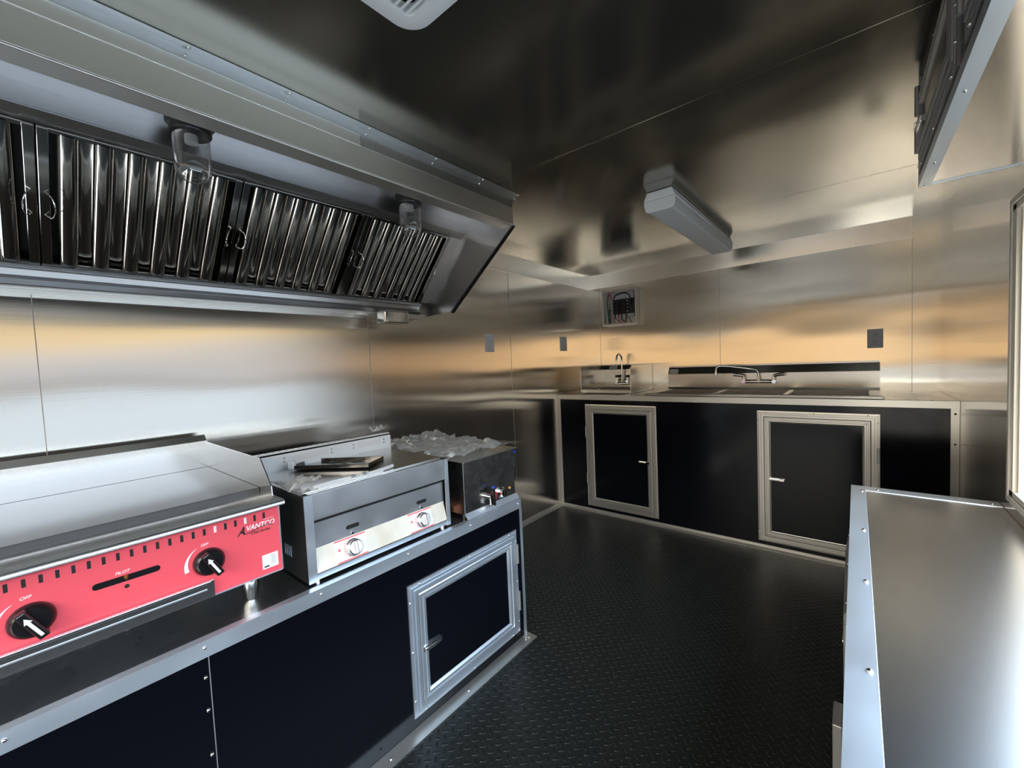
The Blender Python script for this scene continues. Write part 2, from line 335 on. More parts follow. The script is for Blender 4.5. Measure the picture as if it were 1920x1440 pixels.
# floor angles
t = struct(MB().prism([(0, 0), (.028, 0), (.028, .003), (.004, .010), (.003, .030), (0, .030)], -2.19, -.632).done('baseboard_left', 'alu_warm'))
for y in (-1.9, -1.35, -1.25, -.8): screw((.016, y, .006), (0, 0, 1), t, .004)

# ------------------------------------------------------------------ cabinet door builder (frame belongs to the cabinet, leaf carries its trim and latch)
OUTER = [(0, 0), (0, .005), (.008, .006), (.009, .003), (.012, .003), (.013, .007), (.020, .007), (.021, .003), (.024, .003), (.025, .010), (.036, .010), (.037, 0)]
INNER = [(0, 0), (0, .011), (.004, .013), (.010, .013), (.012, .009), (.018, .009), (.020, .012), (.027, .012), (.033, .006), (.040, .003), (.040, 0)]
def access_door(cab, o, u, v, n, w, h, latch, hinge_far, screws=True, am='alu'):
    o = V(o)
    fr = MB().frame(o, u, v, n, w, h, OUTER).done('door_frame', am, cab)
    g = .038
    d = MB().obox(o + u * g + v * g + n * .001, u, v, n, w - 2 * g, h - 2 * g, .004).done('door', 'black', cab)
    MB().frame(o + u * g + v * g, u, v, n, w - 2 * g, h - 2 * g, INNER).done('door_trim', am, d)
    a, b, s = latch
    lt = MB().obox(o + u * a + v * (b - .009), u, v, n, .085 * s, .018, .014)
    lt.obox(o + u * (a + .006 * s) + v * (b - .005) + n * .014, u, v, n, .05 * s, .010, .008)
    lt.done('latch', 'chrome', d, bevel=.002)
    hu = w - .012 if hinge_far else -.002
    for k in (.22, .68):
        hb = MB().cyl(o + u * (hu + .006) + v * (h * k) + n * .010, o + u * (hu + .006) + v * (h * k + .085) + n * .010, .007, seg=10)
        hb.done('hinge', 'alu_dull', cab, smooth=True)
    if screws:
        for a2, b2 in ((.05, .006), (w / 2, .006), (w - .05, .006), (.05, h - .008), (w / 2, h - .008), (w - .05, h - .008), (.006, .06), (.006, h / 2), (.006, h - .06), (w - .008, .05), (w - .008, h / 2), (w - .008, h - .05)):
            screw(o + u * a2 + v * b2 + n * .0055, n, fr, .004)
    return d

# ------------------------------------------------------------------ sink counter along the far wall
YC = -.632; ZC = .968
sc_ = thing('sink_cabinet', 'long black panelled cabinet across the far wall under both sinks', 'cabinet', (1.2, -.35, 0))
mb = MB().box(.001, W - .001, YC, YC + .012, .003, .93)
mb.done('body', 'black', sc_)
ct = MB()
for a in ((.001, W - .001, YC - .002, -.56), (.001, W - .001, -.07, -.001), (.001, .17, -.56, -.07), (.57, .80, -.56, -.07), (2.07, W - .001, -.56, -.07)): ct.box(a[0], a[1], a[2], a[3], ZC - .035, ZC)
ct.done('countertop', 'counter', sc_)
tr = MB().prism([(YC - .002, ZC - .036), (YC - .006, ZC - .036), (YC - .006, ZC + .0015), (YC + .03, ZC + .0015), (YC + .03, ZC), (YC - .002, ZC)], .001, W - .001, 'X').done('counter_trim', 'alu_warm', sc_)
for x in (.3, .75, 1.3, 1.85, 2.3): screw((x, YC + .015, ZC + .001), (0, 0, 1), tr, .004)
cp = MB().box(.001, .03, YC - .004, YC, .0, ZC - .036).done('corner_trim', 'alu_warm', sc_)
cp = MB().box(W - .032, W - .001, YC - .004, YC, .0, ZC - .036).done('corner_trim', 'alu_warm', sc_)
screw((W - .016, YC - .004, .905), (0, -1, 0), cp, .005, m='blackprint'); screw((W - .016, YC - .004, .75), (0, -1, 0), cp, .005, m='blackprint')
ft = MB().prism([(YC - .028, 0), (YC - .028, .003), (YC - .005, .010), (YC - .004, .026), (YC - .001, .026), (YC - .001, 0)], .03, W - .4, 'X').done('base_trim', 'alu_warm', sc_)
access_door(sc_, (.270, YC, .05), X, Z, -Y, .591, .845, (.45, .415, 1), False, am='alu_warm')
access_door(sc_, (1.510, YC, .05), X, Z, -Y, .588, .84, (.06, .41, 1), True, am='alu_warm')

# hand sink
hs = thing('hand_sink', 'small square stainless hand sink with tall side splashes in the left corner', 'sink', (.37, -.25, ZC))
x0, x1, y0, y1 = .14, .60, -.47, -.004
zt = 1.203; zd = 1.003
b = MB()
b.box(x0, x1, y0, y0 + .035, ZC + .001, zd).box(x0, x0 + .035, y0 + .035, y1, ZC + .001, zd).box(x1 - .035, x1, y0 + .035, y1, ZC + .001, zd).box(x0 + .035, x1 - .035, y1 - .10, y1, ZC + .001, zd)
b.done('rim', 'sink', hs, bevel=.004)
b = MB(); bx0, bx1, by0, by1 = x0 + .036, x1 - .036, y0 + .036, y1 - .101
b.box(bx0, bx0 + .003, by0, by1, .84, zd - .002).box(bx1 - .003, bx1, by0, by1, .84, zd - .002).box(bx0, bx1, by0, by0 + .003, .84, zd - .002).box(bx0, bx1, by1 - .003, by1, .84, zd - .002).box(bx0, bx1, by0, by1, .837, .84)
b.done('bowl', 'sink', hs)
def splash_side(x):
    p = [(y0, zd), (y1, zd), (y1, zt)] + [(y0 + .03 + .03 * math.cos(t), zt - .03 + .03 * math.sin(t)) for t in [math.radians(90 + 15 * k) for k in range(7)]]
    return p
for x in (x0, x1 - .004): MB().prism(splash_side(x), x - .002, x + .006, 'X').done('side_splash', 'sink', hs, bevel=.003)
MB().prism([(y1, zd), (y1 - .035, zd), (y1 - .035, zt - .045), (y1 - .008, zt - .006), (y1 - .008, zt), (y1, zt)], x0 + .006, x1 - .006, 'X').done('backsplash', 'sink', hs)
MB().prism([(y1 - .0335, zt - .040), (y1 - .0345, zt - .0405), (y1 - .0105, zt - .007), (y1 - .0095, zt - .0065)], .20, .28, 'X').done('maker_label', 'plastic2', hs)
MB().lathe([(0, 0), (.012, 0), (.011, .004), (0, .005)], (.30, y0 + .017, zd), Z).done('overflow_plug', 'white', hs, smooth=True)
def tapset(parent, cx, y, z, half, levers=False):
    m = MB().cyl((cx - half, y - .03, z), (cx + half, y - .03, z), .014, seg=14)
    for sx in (-1, 1):
        m.cyl((cx + sx * half, y, z), (cx + sx * half, y - .045, z), .014, seg=14)
        m.cyl((cx + sx * half, y - .03, z), (cx + sx * half, y - .03, z + .035), .012, .009, seg=14)
    m.cyl((cx, y - .03, z - .008), (cx, y - .03, z + .035), .014, .011, seg=14)
    return m.done('tap_body', 'chrome', parent, smooth=True)
ft = thing('hand_sink_faucet', 'chrome gooseneck tap over the small hand sink', 'faucet', (.345, -.06, 1.06))
tapset(ft, .345, -.04, 1.05, .05)
MB().box(.275, .415, -.080, -.040, 1.018, 1.036).done('tap_plate', 'chrome', ft, bevel=.003)
MB().tube([(.345, -.07, 1.08), (.345, -.07, 1.18), (.345, -.07, 1.25), (.344, -.085, 1.283), (.342, -.12, 1.297), (.341, -.155, 1.283), (.340, -.17, 1.25), (.340, -.17, 1.225)], .0085).done('gooseneck', 'chrome', ft, smooth=True)
for sx in (-1, 1): MB().lathe([(0, 0), (.014, .002), (.021, .006), (.019, .022), (0, .025)], (.345 + sx * .05, -.07, 1.083), Z).done('handle', 'black_plain', ft, smooth=True)

# three compartment sink
ks = thing('compartment_sink', 'wide low stainless sink with long backsplash beneath the grey outlet', 'sink', (1.43, -.32, ZC))
x0, x1, y0, y1 = .755, 2.118, -.60, -.004; zt = 1.172; zd = .984
b = MB(); xs = [(.81, 1.21), (1.235, 1.635), (1.66, 2.06)]
b.box(x0, x1, y0, -.545, ZC + .001, zd).box(x0, x1, -.10, y1, ZC + .001, zd).box(x0, xs[0][0], -.545, -.10, ZC + .001, zd).box(xs[2][1], x1, -.545, -.10, ZC + .001, zd)
for k in (0, 1): b.box(xs[k][1], xs[k + 1][0], -.545, -.10, ZC + .001, zd)
b.done('rim', 'sink', ks, bevel=.005)
MB().tube([(x0 + .01, y0 + .005, zd), (x1 - .01, y0 + .005, zd)], .006, smooth=0).done('rolled_edge', 'sink', ks, smooth=True)
for a, c in xs:
    b = MB(); b.box(a, a + .003, -.545, -.10, .72, zd - .003).box(c - .003, c, -.545, -.10, .72, zd - .003).box(a, c, -.545, -.542, .72, zd - .003).box(a, c, -.103, -.10, .72, zd - .003).box(a, c, -.545, -.10, .717, .72)
    b.done('bowl', 'sink', ks)
MB().prism([(y1, zd), (y1 - .05, zd), (y1 - .045, zd + .012), (y1 - .045, zt - .068), (y1 - .012, zt - .012), (y1 - .012, zt), (y1, zt)], x0, x1, 'X').done('backsplash', 'sink', ks)
MB().prism([(y1 - .0435, zt - .064), (y1 - .0445, zt - .0635), (y1 - .0215, zt - .026), (y1 - .0205, zt - .0265)], x0 + .01, x0 + .08, 'X').done('maker_label', 'plastic2', ks)
for x, y in ((.98, -.575), (1.62, -.575)): MB().lathe([(0, 0), (.009, 0), (.008, .004), (0, .005)], (x, y, zd), Z).done('plug', 'white', ks, smooth=True)
fb = thing('wall_faucet', 'chrome two-handle tap with long swing spout above the wide sink', 'faucet', (1.43, -.06, 1.04))
tapset(fb, 1.435, -.048, 1.040, .098)
MB().tube([(1.435, -.078, 1.07), (1.432, -.08, 1.105), (1.418, -.085, 1.128), (1.38, -.10, 1.138), (1.27, -.14, 1.158), (1.19, -.17, 1.165), (1.168, -.178, 1.150), (1.165, -.18, 1.115)], .0075).done('spout', 'chrome', fb, smooth=True)
MB().cyl((1.165, -.18, 1.12), (1.165, -.18, 1.095), .011, seg=14).done('aerator', 'chrome', fb, smooth=True)
for sx in (-1, 1):
    cx = 1.435 + sx * .098
    MB().tube([(cx, -.078, 1.08), (cx + .02 * sx, -.082, 1.089), (cx + .07 * sx, -.088, 1.095)], .012).done('lever', 'chrome', fb, smooth=True)

# outlet, switches
o = thing('outlet', 'dark grey double outlet plate on the far wall above the wide sink', 'outlet', (2.095, 0, 1.315))
MB().box(2.055, 2.135, -.006, -.0005, 1.253, 1.378).done('cover_plate', 'outlet', o, bevel=.002)
for z in (1.29, 1.342):
    MB().cyl((2.095, -.006, z), (2.095, -.0075, z), .017, seg=20).done('socket', 'outlet', o)
    MB().box(2.086, 2.089, -.0082, -.0074, z - .002, z + .008).box(2.101, 2.104, -.0082, -.0074, z - .002, z + .008).box(2.093, 2.097, -.0082, -.0074, z - .011, z - .006).done('socket_slot', 'blackprint', o)
for (ya, yb, za, zb, lab) in ((-1.513, -1.43, 1.346, 1.47, 'white blank wall plate on left wall nearer the hood'), (-.555, -.455, 1.348, 1.472, 'white blank wall plate on left wall close to the far corner')):
    s = thing('wall_plate', lab, 'wall plate', (0, (ya + yb) / 2, (za + zb) / 2), 'blank plates on the left wall')
    MB().box(.0005, .006, ya, yb, za, zb).done('cover_plate', 'plastic', s, bevel=.002)
    screw((.006, (ya + yb) / 2, (za + zb) / 2 + .008), (1, 0, 0), s, .003)

# ------------------------------------------------------------------ breaker panel
ep = thing('breaker_panel', 'open electrical breaker box with exposed wiring high on the far wall', 'electrical panel', (.33, 0, 1.57))
x0, x1, z0, z1, yf = .168, .500, 1.565, 1.885, -.072
b = MB().box(x0, x1, -.003, -.001, z0, z1).box(x0, x0 + .003, yf, -.001, z0, z1).box(x1 - .003, x1, yf, -.001, z0, z1).box(x0, x1, yf, -.001, z0, z0 + .003).box(x0, x1, yf, -.001, z1 - .003, z1)
b.done('enclosure', 'alu_warm', ep)
MB().frame((x0, yf, z0), X, Z, -Y, x1 - x0, z1 - z0, [(0, 0), (0, .002), (.014, .002), (.014, 0)]).done('front_rim', 'alu_warm', ep)
MB().box(.235, .455, -.020, -.004, z0 + .07, z1 - .02).done('mounting_plate', 'plastic2', ep)
blk = MB().box(.262, .40, -.045, -.021, 1.665, 1.80).done('breaker_block', 'black_plain', ep, bevel=.002)
for r in range(4):
    for cx in (.27, .335): MB().box(cx, cx + .055, -.058, -.046, 1.672 + r * .032, 1.672 + r * .032 + .026).done('breaker', 'black_plain', ep, bevel=.002)
b = MB()
for r in range(4):
    for cx in (.256, .405): b.box(cx - .006, cx + .008, -.052, -.046, 1.681 + r * .032, 1.688 + r * .032)
b.done('terminal_screws', 'white', ep)
MB().box(.27, .31, -.03, -.021, 1.825, 1.852).done('ground_block', 'white', ep)
MB().box(.40, .49, -.03, -.004, 1.665, 1.80).done('busbar_cover', 'charcoal', ep)
def wire(pts, m, r=.003): MB().tube(pts, r, 8, 4).done('wire', m, ep, smooth=True)
wire([(.25, -.03, 1.80), (.24, -.045, 1.85), (.22, -.04, 1.875)], 'redline', .004)
wire([(.275, -.045, 1.80), (.29, -.05, 1.835), (.35, -.05, 1.852), (.41, -.05, 1.842), (.43, -.045, 1.80), (.43, -.04, 1.74)], 'black_plain', .005)
wire([(.285, -.055, 1.80), (.31, -.055, 1.825), (.36, -.055, 1.838), (.40, -.055, 1.828), (.42, -.05, 1.80)], 'white', .004)
wire([(.225, -.03, 1.72), (.222, -.045, 1.65), (.23, -.045, 1.60), (.215, -.035, 1.572)], 'green', .007)
wire([(.205, -.03, 1.80), (.20, -.045, 1.72), (.202, -.045, 1.64), (.20, -.035, 1.575)], 'white', .004)
wire([(.215, -.03, 1.86), (.205, -.045, 1.78), (.212, -.045, 1.70), (.21, -.035, 1.60)], 'black_plain', .004)
wire([(.355, -.05, 1.665), (.35, -.055, 1.62), (.385, -.055, 1.592), (.395, -.05, 1.66)], 'black_plain', .005)
wire([(.33, -.05, 1.665), (.318, -.055, 1.63), (.33, -.055, 1.60), (.34, -.04, 1.573)], 'redline', .005)
wire([(.275, -.05, 1.665), (.27, -.055, 1.63), (.29, -.045, 1.585), (.36, -.045, 1.580), (.40, -.04, 1.59)], 'redline', .003)
wire([(.30, -.05, 1.665), (.305, -.055, 1.62), (.28, -.045, 1.575)], 'white', .004)
wire([(.29, -.05, 1.665), (.288, -.055, 1.635), (.31, -.045, 1.60)], 'black_plain', .005)
wire([(.38, -.05, 1.665), (.42, -.05, 1.62), (.44, -.04, 1.578)], 'black_plain', .003)

# ------------------------------------------------------------------ ceiling lamp and vent
lf = thing('ceiling_lamp', 'long white batten ceiling lamp, switched off', 'ceiling lamp', (1.25, -.95, H))
ya, yb = -1.60, -.40
MB().prism([(1.205, H - .001), (1.205, H - .010), (1.190, H - .040), (1.345, H - .040), (1.330, H - .010), (1.330, H - .001)], ya, yb).done('housing', 'plastic', lf, bevel=.004)
MB().prism([(1.196, H - .042), (1.196, H - .062), (1.204, H - .088), (1.215, H - .094), (1.320, H - .094), (1.331, H - .088), (1.339, H - .062), (1.339, H - .042)], ya + .012, yb - .012).done('diffuser', 'plastic2', lf, bevel=.003)
for y, s in ((ya, 1), (yb, -1)): MB().prism([(1.193, H - .0415), (1.193, H - .064), (1.201, H - .091), (1.214, H - .097), (1.321, H - .097), (1.334, H - .091), (1.342, H - .064), (1.342, H - .0415)], y, y + s * .012).done('end_cap', 'plastic', lf, bevel=.002)
vt = thing('ceiling_vent', 'white rounded plastic air vent grille on the ceiling', 'vent', (1.40, -3.19, H))
vx, vy, vw = 1.402, -3.196, .432
def ring(zs, ws, rs): 
    m = MB(); rings = []
    for z, w_, r in zip(zs, ws, rs): rings.append([m.b.verts.new((p[0], p[1], z)) for p in rr(vx, vy, w_, w_, r, 8)])
    for A, B in zip(rings, rings[1:]):
        n = len(A)
        for k in range(n): m.b.faces.new([A[k], A[(k + 1) % n], B[(k + 1) % n], B[k]])
    return m
ring([H - .001, H - .010, H - .022, H - .028, H - .030, H - .022, H - .004], [vw, vw, vw - .012, vw - .04, vw - .10, vw - .105, vw - .105], [.06, .06, .055, .045, .02, .018, .018]).done('frame', 'plastic', vt, smooth=True)
MB().box(vx - .16, vx + .16, vy - .16, vy + .16, H - .0035, H - .001).done('dark_back', 'dark', vt)
gi = .16
n = 21
for k in range(n):
    y = vy - gi + .012 + k * (2 * gi - .02) / (n - 1)
    MB().prism([(y - .0035, H - .029), (y + .0025, H - .029), (y + .0040, H - .023), (y + .0005, H - .023)], vx - gi, vx + gi, 'X').done('slat', 'plastic', vt)
for x in (vx - .055, vx + .055): MB().box(x - .003, x + .003, vy - gi, vy + gi, H - .030, H - .027).done('crossbar', 'plastic', vt)
MB().box(vx - .03, vx + .05, vy + gi - .035, vy + gi - .005, H - .031, H - .028).done('blank_tab', 'plastic2', vt)

# ------------------------------------------------------------------ exhaust hood
hd = thing('exhaust_hood', 'long stainless exhaust hood on the left wall with baffle filters', 'hood', (.35, -3.5, 1.55))
HY0, HY1 = YR + .05, -2.06
HX = .730; ZL = 1.924
def sheet(prof, y0, y1, t=.0015, **k): return MB().prism(prof, y0, y1)
MB().box(HX - .004, HX, HY0, HY1, ZL, 2.0).done('front_panel', 'hood', hd, bevel=.001)
MB().box(HX - .006, HX - .001, HY0, HY1, 2.0005, H - .001).done('upper_front_panel', 'hood', hd)
fl = MB().prism([(HX - .0005, 2.003), (HX + .0012, 2.003), (HX + .0012, 2.040), (HX - .0005, 2.040)], -2.855, HY1 - .004).done('flashing', 'galv', hd)
MB().box(HX - .0005, HX + .0012, HY0, -2.858, 2.003, 2.040).done('flashing', 'hood', hd)
ca = MB().prism([(HX + .0013, 2.038), (HX + .0028, 2.038), (HX + .003, H - .003), (HX + .034, H - .003), (HX + .034, H - .001), (HX + .0013, H - .001)], HY0, HY1 + .02).done('ceiling_angle', 'galv', hd)
for y in (-3.83, -3.32, -3.085, -2.832, -2.547, -2.286, -2.043):
    screw((HX + .023, y, H - .003), (0, 0, -1), ca, .0045); screw((HX + .003, y - .003, 2.048), (1, 0, 0), ca, .0045)
MB().box(HX - .066, HX + .001, HY0, HY1, ZL - .006, ZL).done('front_lip', 'hood', hd, bevel=.003)
MB().box(HX - .069, HX - .066, HY0, HY1, ZL - .004, ZL + .012).done('lip_return', 'hood_in', hd)
ep_ = [(HX, ZL - .002), (HX, H - .002), (.001, H - .002), (.001, 1.553), (.267, 1.562)]
MB().prism(ep_, HY1 - .0015, HY1).done('end_panel', 'hood_in', hd)
# dark edge flange of the end panel
MB().prism([(HX + .004, ZL - .006), (HX - .010, ZL - .006), (.262, 1.560), (.272, 1.552)], HY1 - .004, HY1 + .012).done('end_flange', 'charcoal', hd)
FT = (.362, 1.936); FB = (.078, 1.628)
MB().box(.405, HX - .006, HY0, HY1 - .002, 2.010, 2.013).done('inner_roof', 'hood_in', hd)
MB().box(.402, .405, HY0, HY1 - .002, 1.957, 2.010).done('inner_ledge', 'hood_in', hd)
MB().prism([(.405, 1.957), (.407, 1.953), (FT[0] + .003, FT[1] - .003), (FT[0] - .008, FT[1] + .005), (.402, 1.962)], HY0, HY1 - .002).done('filter_rail', 'hood_in', hd, bevel=.002)
MB().box(.400, .4045, -2.172, -2.168, 1.957, 2.010).done('inner_post', 'hood_in', hd)
MB().prism([(FT[0] - .001, FT[1] + .001), (FB[0], FB[1]), (FB[0] - .01, FB[1] + .004), (FT[0] - .01, FT[1] + .005)], -2.142, HY1 - .002).done('blank_panel', 'hood_in', hd)
# grease trough with stepped lips
MB().prism([(FB[0] - .005, FB[1] - .002), (FB[0] + .026, FB[1] - .012), (FB[0] + .028, FB[1] - .022), (FB[0] + .012, FB[1] - .024), (FB[0] + .008, 1.585), (.10, 1.572), (.092, 1.556), (.03, 1.550), (.03, 1.60)], HY0, -2.14).done('grease_trough', 'hood_in', hd, bevel=.0008)
MB().box(.001, .098, HY0, -2.10, 1.549, 1.5535).done('bottom_pan', 'hood', hd)
MB().box(.001, .055, HY0, -2.10, 1.540, 1.5485).done('wall_cleat', 'hood', hd)
gc = MB().rrect(.15, -2.362, .085, .150, .018, 1.492, 1.548).done('grease_cup', 'chrome', hd, bevel=.004, smooth=True)
MB().box(.108, .190, -2.430, -2.295, 1.5485, 1.5525).done('cup_bracket', 'galv', hd)
# filters
du = V((FT[0] - FB[0], 0, FT[1] - FB[1])); LEN = du.length; du.normalize(); dn = V((du.z, 0, -du.x))      # dn faces the room
def filter_unit(yc, wdt=.472):
    f = MB(); o = V((FB[0], 0, FB[1]))
    # back row baffles + front row baffles (half-round channels), both continuous lengths
    nb = 6; pitch = wdt / nb
    root = None
    fr = MB()
    for s in (-1, 1):
        fr.obox(o + Y * (yc + s * (wdt / 2 - .011) - .011) + dn * .004, Y, du, dn, .022, LEN, .016)
    fr.obox(o + Y * (yc - wdt / 2) + du * 0 + dn * .004, Y, du, dn, wdt, .012, .010)
    fr.obox(o + Y * (yc - wdt / 2) + du * (LEN - .012) + dn * .004, Y, du, dn, wdt, .012, .010)
    root = fr.done('filter_frame', 'baffle', hd, bevel=.0015)
    def strip(yc2, half, rad, d0, sign):
        ring = []
        for k in range(11):
            t = math.pi * k / 10
            ring.append((yc2 - half * math.cos(t), d0 + sign * rad * math.sin(t)))
        A = [f.b.verts.new(o + Y * a + dn * c + du * .008) for a, c in ring]; B = [f.b.verts.new(o + Y * a + dn * c + du * (LEN - .008)) for a, c in ring]
        for k in range(10): f.b.faces.new([A[k], A[k + 1], B[k + 1], B[k]])
    inner = wdt - .044; pitch = inner / 6
    for k in range(6):
        strip(yc - inner / 2 + pitch * (k + .5), .021, .012, .006, 1)
    for k in range(5):
        strip(yc - inner / 2 + pitch * (k + 1), .026, .016, -.006, -1)
    f.done('baffles', 'baffle', root, smooth=True)
    for s in (-1, 1):
        yh = yc + s * (wdt / 2 - .011)
        for q in (.40, .62): pass
        c = o + Y * yh + du * (LEN * .5) + dn * .021
        w_ = [c + du * .035, c + du * .030 + dn * .022 - Y * s * .012, c + dn * .032 - Y * s * .018, c - du * .030 + dn * .022 - Y * s * .012, c - du * .035]
        MB().tube(w_, .0016, 8, 5).done('handle', 'chrome', root, smooth=True)
for yc in (-2.378, -2.853, -3.328, -3.803, -4.278): filter_unit(yc)
MB().prism([(.001, 2.03), (.35, 2.03), (FT[0] - .02, FT[1] + .012), (FB[0] - .03, FB[1] + .01), (.001, 1.63)], HY0 + .01, HY1 - .01).done('plenum', 'charcoal', hd)
def hood_lamp(cx, cy, lab):
    t = thing('hood_lamp', lab, 'lamp', (cx, cy, 2.01), 'glass globe lamps under the hood')
    MB().lathe([(0, 0), (.060, 0), (.060, -.010), (.052, -.014), (.052, -.034), (.049, -.038), (0, -.038)], (cx, cy, 2.0095), Z).done('socket', 'charcoal', t, smooth=True)
    R = .046; z0 = 1.966; prof = [(.044, 0), (.046, -.01), (.046, -.05), (R, -.090)]
    prof += [(R * math.cos(a), -.090 - R * .95 * math.sin(a)) for a in [math.radians(15 * k) for k in range(1, 7)]]
    inner = [(max(r - .003, 0), h + (.003 if r < .02 else .0012)) for r, h in prof][::-1]
    MB().lathe(prof, (cx, cy, z0), Z, 36).done('glass_globe', 'glass', t, smooth=True)
    MB().lathe([(0, 0), (.017, 0), (.017, -.022), (0, -.024)], (cx, cy, 1.970), Z).done('lampholder', 'plastic2', t, smooth=True)
hood_lamp(.49, -3.262, 'clear glass globe lamp under the hood, nearer the griddle end')
hood_lamp(.49, -2.482, 'clear glass globe lamp under the hood, nearer the far end')

# ------------------------------------------------------------------ equipment counter (left)
XL = .81; YL = -2.198; ZE = .638
ec = thing('equipment_counter', 'low black counter with steel top carrying the griddle and broiler', 'counter', (.4, -3.6, 0))
MB().box(XL - .012, XL, YR + .06, YL, .003, ZE - .04).box(.002, XL - .012, YL - .012, YL, .003, ZE - .04).done('body', 'black', ec)
MB().box(.002, XL - .002, YR + .06, YL, ZE - .04, ZE - .0005).done('countertop', 'counter', ec)
tr = MB().prism([(XL + .0005, ZE - .040), (XL + .003, ZE - .040), (XL + .003, ZE + .0012), (XL - .022, ZE + .0006), (XL - .022, ZE - .0008), (XL + .0005, ZE - .0008)], YR + .06, YL + .002).done('counter_trim', 'alu', ec)
for y in (-4.6, -4.0, -3.7, -3.4, -3.121, -2.819, -2.519, -2.219): screw((XL + .003, y, .622), (1, 0, 0), tr, .004)
MB().box(.002, XL + .003, YL, YL + .0025, ZE - .040, ZE + .0010).done('end_trim', 'alu', ec)
pt = MB().box(XL - .020, XL + .003, YL - .0005, YL + .004, .003, ZE - .041).box(XL + .0005, XL + .003, YL - .012, YL - .0005, .003, ZE - .041).done('corner_trim', 'alu', ec)
MB().box(XL + .0001, XL + .0008, -3.3945, -3.3925, .01, ZE - .041).done('panel_seam', 'alu_dull', ec)
for z in (.55, .47, .36, .24): screw((XL + .0008, -3.402, z), (1, 0, 0), ec, .0045)
bt = MB().box(XL + .001, XL + .055, YR + .06, YL + .012, .0005, .0035).done('base_trim', 'alu_warm', ec)
for y in (-4.2, -3.7, -3.2, -2.95, -2.6): screw((XL + .03, y, .0035), (0, 0, 1), bt, .0045)
for p in ((.828, -2.222), (.842, -2.216), (.838, -2.236)): screw((p[0], p[1], .0035), (0, 0, 1), bt, .0035)
access_door(ec, (XL, -2.832, .040), Y, Z, X, .590, .470, (.045, .225, 1), True)

# ------------------------------------------------------------------ griddle
gr = thing('griddle', 'stainless gas griddle with red control panel at the near end', 'griddle', (.4, -3.65, ZE))
GY0, GY1 = -4.11, -3.186; GX = .722
MB().box(.085, GX - .004, GY0, GY1, .70, .885).done('body', 'steel', gr)
cp = MB().box(GX - .004, GX, GY0, GY1, .700, .885).done('control_panel', 'red', gr)
MB().box(GX - .006, GX + .001, GY1, GY1 + .003, .698, .885).box(GX - .004, GX + .001, GY0, GY1, .6965, .700).done('panel_edge', 'alu', cp)
# rounded front shelf
MB().prism([(.665, .907), (GX + .030, .907), (GX + .036, .904), (GX + .038, .900), (GX + .038, .893), (GX + .034, .893), (GX + .034, .899), (.665, .901)], GY0 - .006, GY1 + .006).done('front_shelf', 'steel', gr, bevel=.0015, smooth=True)
MB().prism([(.6, .905), (.665, .905), (.665, .890), (.6, .890)], GY0, GY1).done('trough', 'steel', gr)
MB().box(.095, .60, GY0 + .004, GY1 - .004, .886, .918).done('griddle_plate', 'steel_dark', gr, bevel=.001)
MB().box(.085, .092, GY0, GY1, .885, 1.018).prism([(.085, 1.010), (.092, 1.010), (.060, 1.038), (.053, 1.036)], GY0, GY1).box(.053, .085, GY0, GY1, .88, .886).done('back_splash', 'splash', gr)
for y in (GY0, GY1 - .003):
    MB().prism([(.053, 1.036), (.092, 1.012), (.62, 1.008), (.690, .935), (.694, .905), (.694, .886), (.053, .886)], y, y + .003).done('side_splash', 'steel', gr)
for k in range(40):
    y = -3.2240 - k * .02295
    if y < GY0 + .02: break
    MB().box(GX, GX + .0006, y - .0030, y + .0030, .858, .875).done('vent_slot', 'white' if k in (2, 5) else 'blackprint', cp, bevel=.0025)
b = MB(); b.prism(rr(-3.5095, .8135, .115, .014, .0069, 6), GX, GX + .0008, 'X'); b.done('pilot_slot', 'black_plain', cp)
MB().cyl((GX, -3.512, .7945), (GX + .0008, -3.512, .7945), .0045, seg=14).done('sight_hole', 'blackprint', cp)
MB().cyl((GX + .0005, -3.512, .816), (GX + .006, -3.512, .814), .005, .003, seg=8).done('pilot_screw', 'gold', cp)
text('PILOT', .009, (GX + .0003, -3.530, .826), Y, Z, 'white', 'pilot_lettering', cp, .3)
text('OFF', .009, (GX + .0003, -3.372, .832), Y, Z, 'white', 'off_lettering', cp, .3)
text('OFF', .009, (GX + .0003, -3.668, .834), Y, Z, 'white', 'off_lettering', cp, .3)
# maker's logo
text('A', .032, (GX + .0003, -3.2905, .829), Y, Z, 'blackprint', 'logo_initial', cp, .45, sx=.8)
text('VANTCO', .0185, (GX + .0003, -3.2705, .8375), Y, Z, 'white', 'logo_lettering', cp, .25, sx=.93)
text('Chef Series', .0105, (GX + .0003, -3.2600, .8235), Y, Z, 'blackprint', 'logo_subline', cp, .4)
MB().box(GX, GX + .0004, -3.226, -3.200, .8556, .8566).done('logo_overline', 'white', cp)
MB().tube([(GX + .0004, -3.279, .842), (GX + .0004, -3.276, .832), (GX + .0004, -3.266, .830), (GX + .0004, -3.245, .835), (GX + .0004, -3.225, .839), (GX + .0004, -3.208, .8385), (GX + .0004, -3.203, .835)], .0011, 6, 4).done('logo_swoosh', 'blackprint', cp)
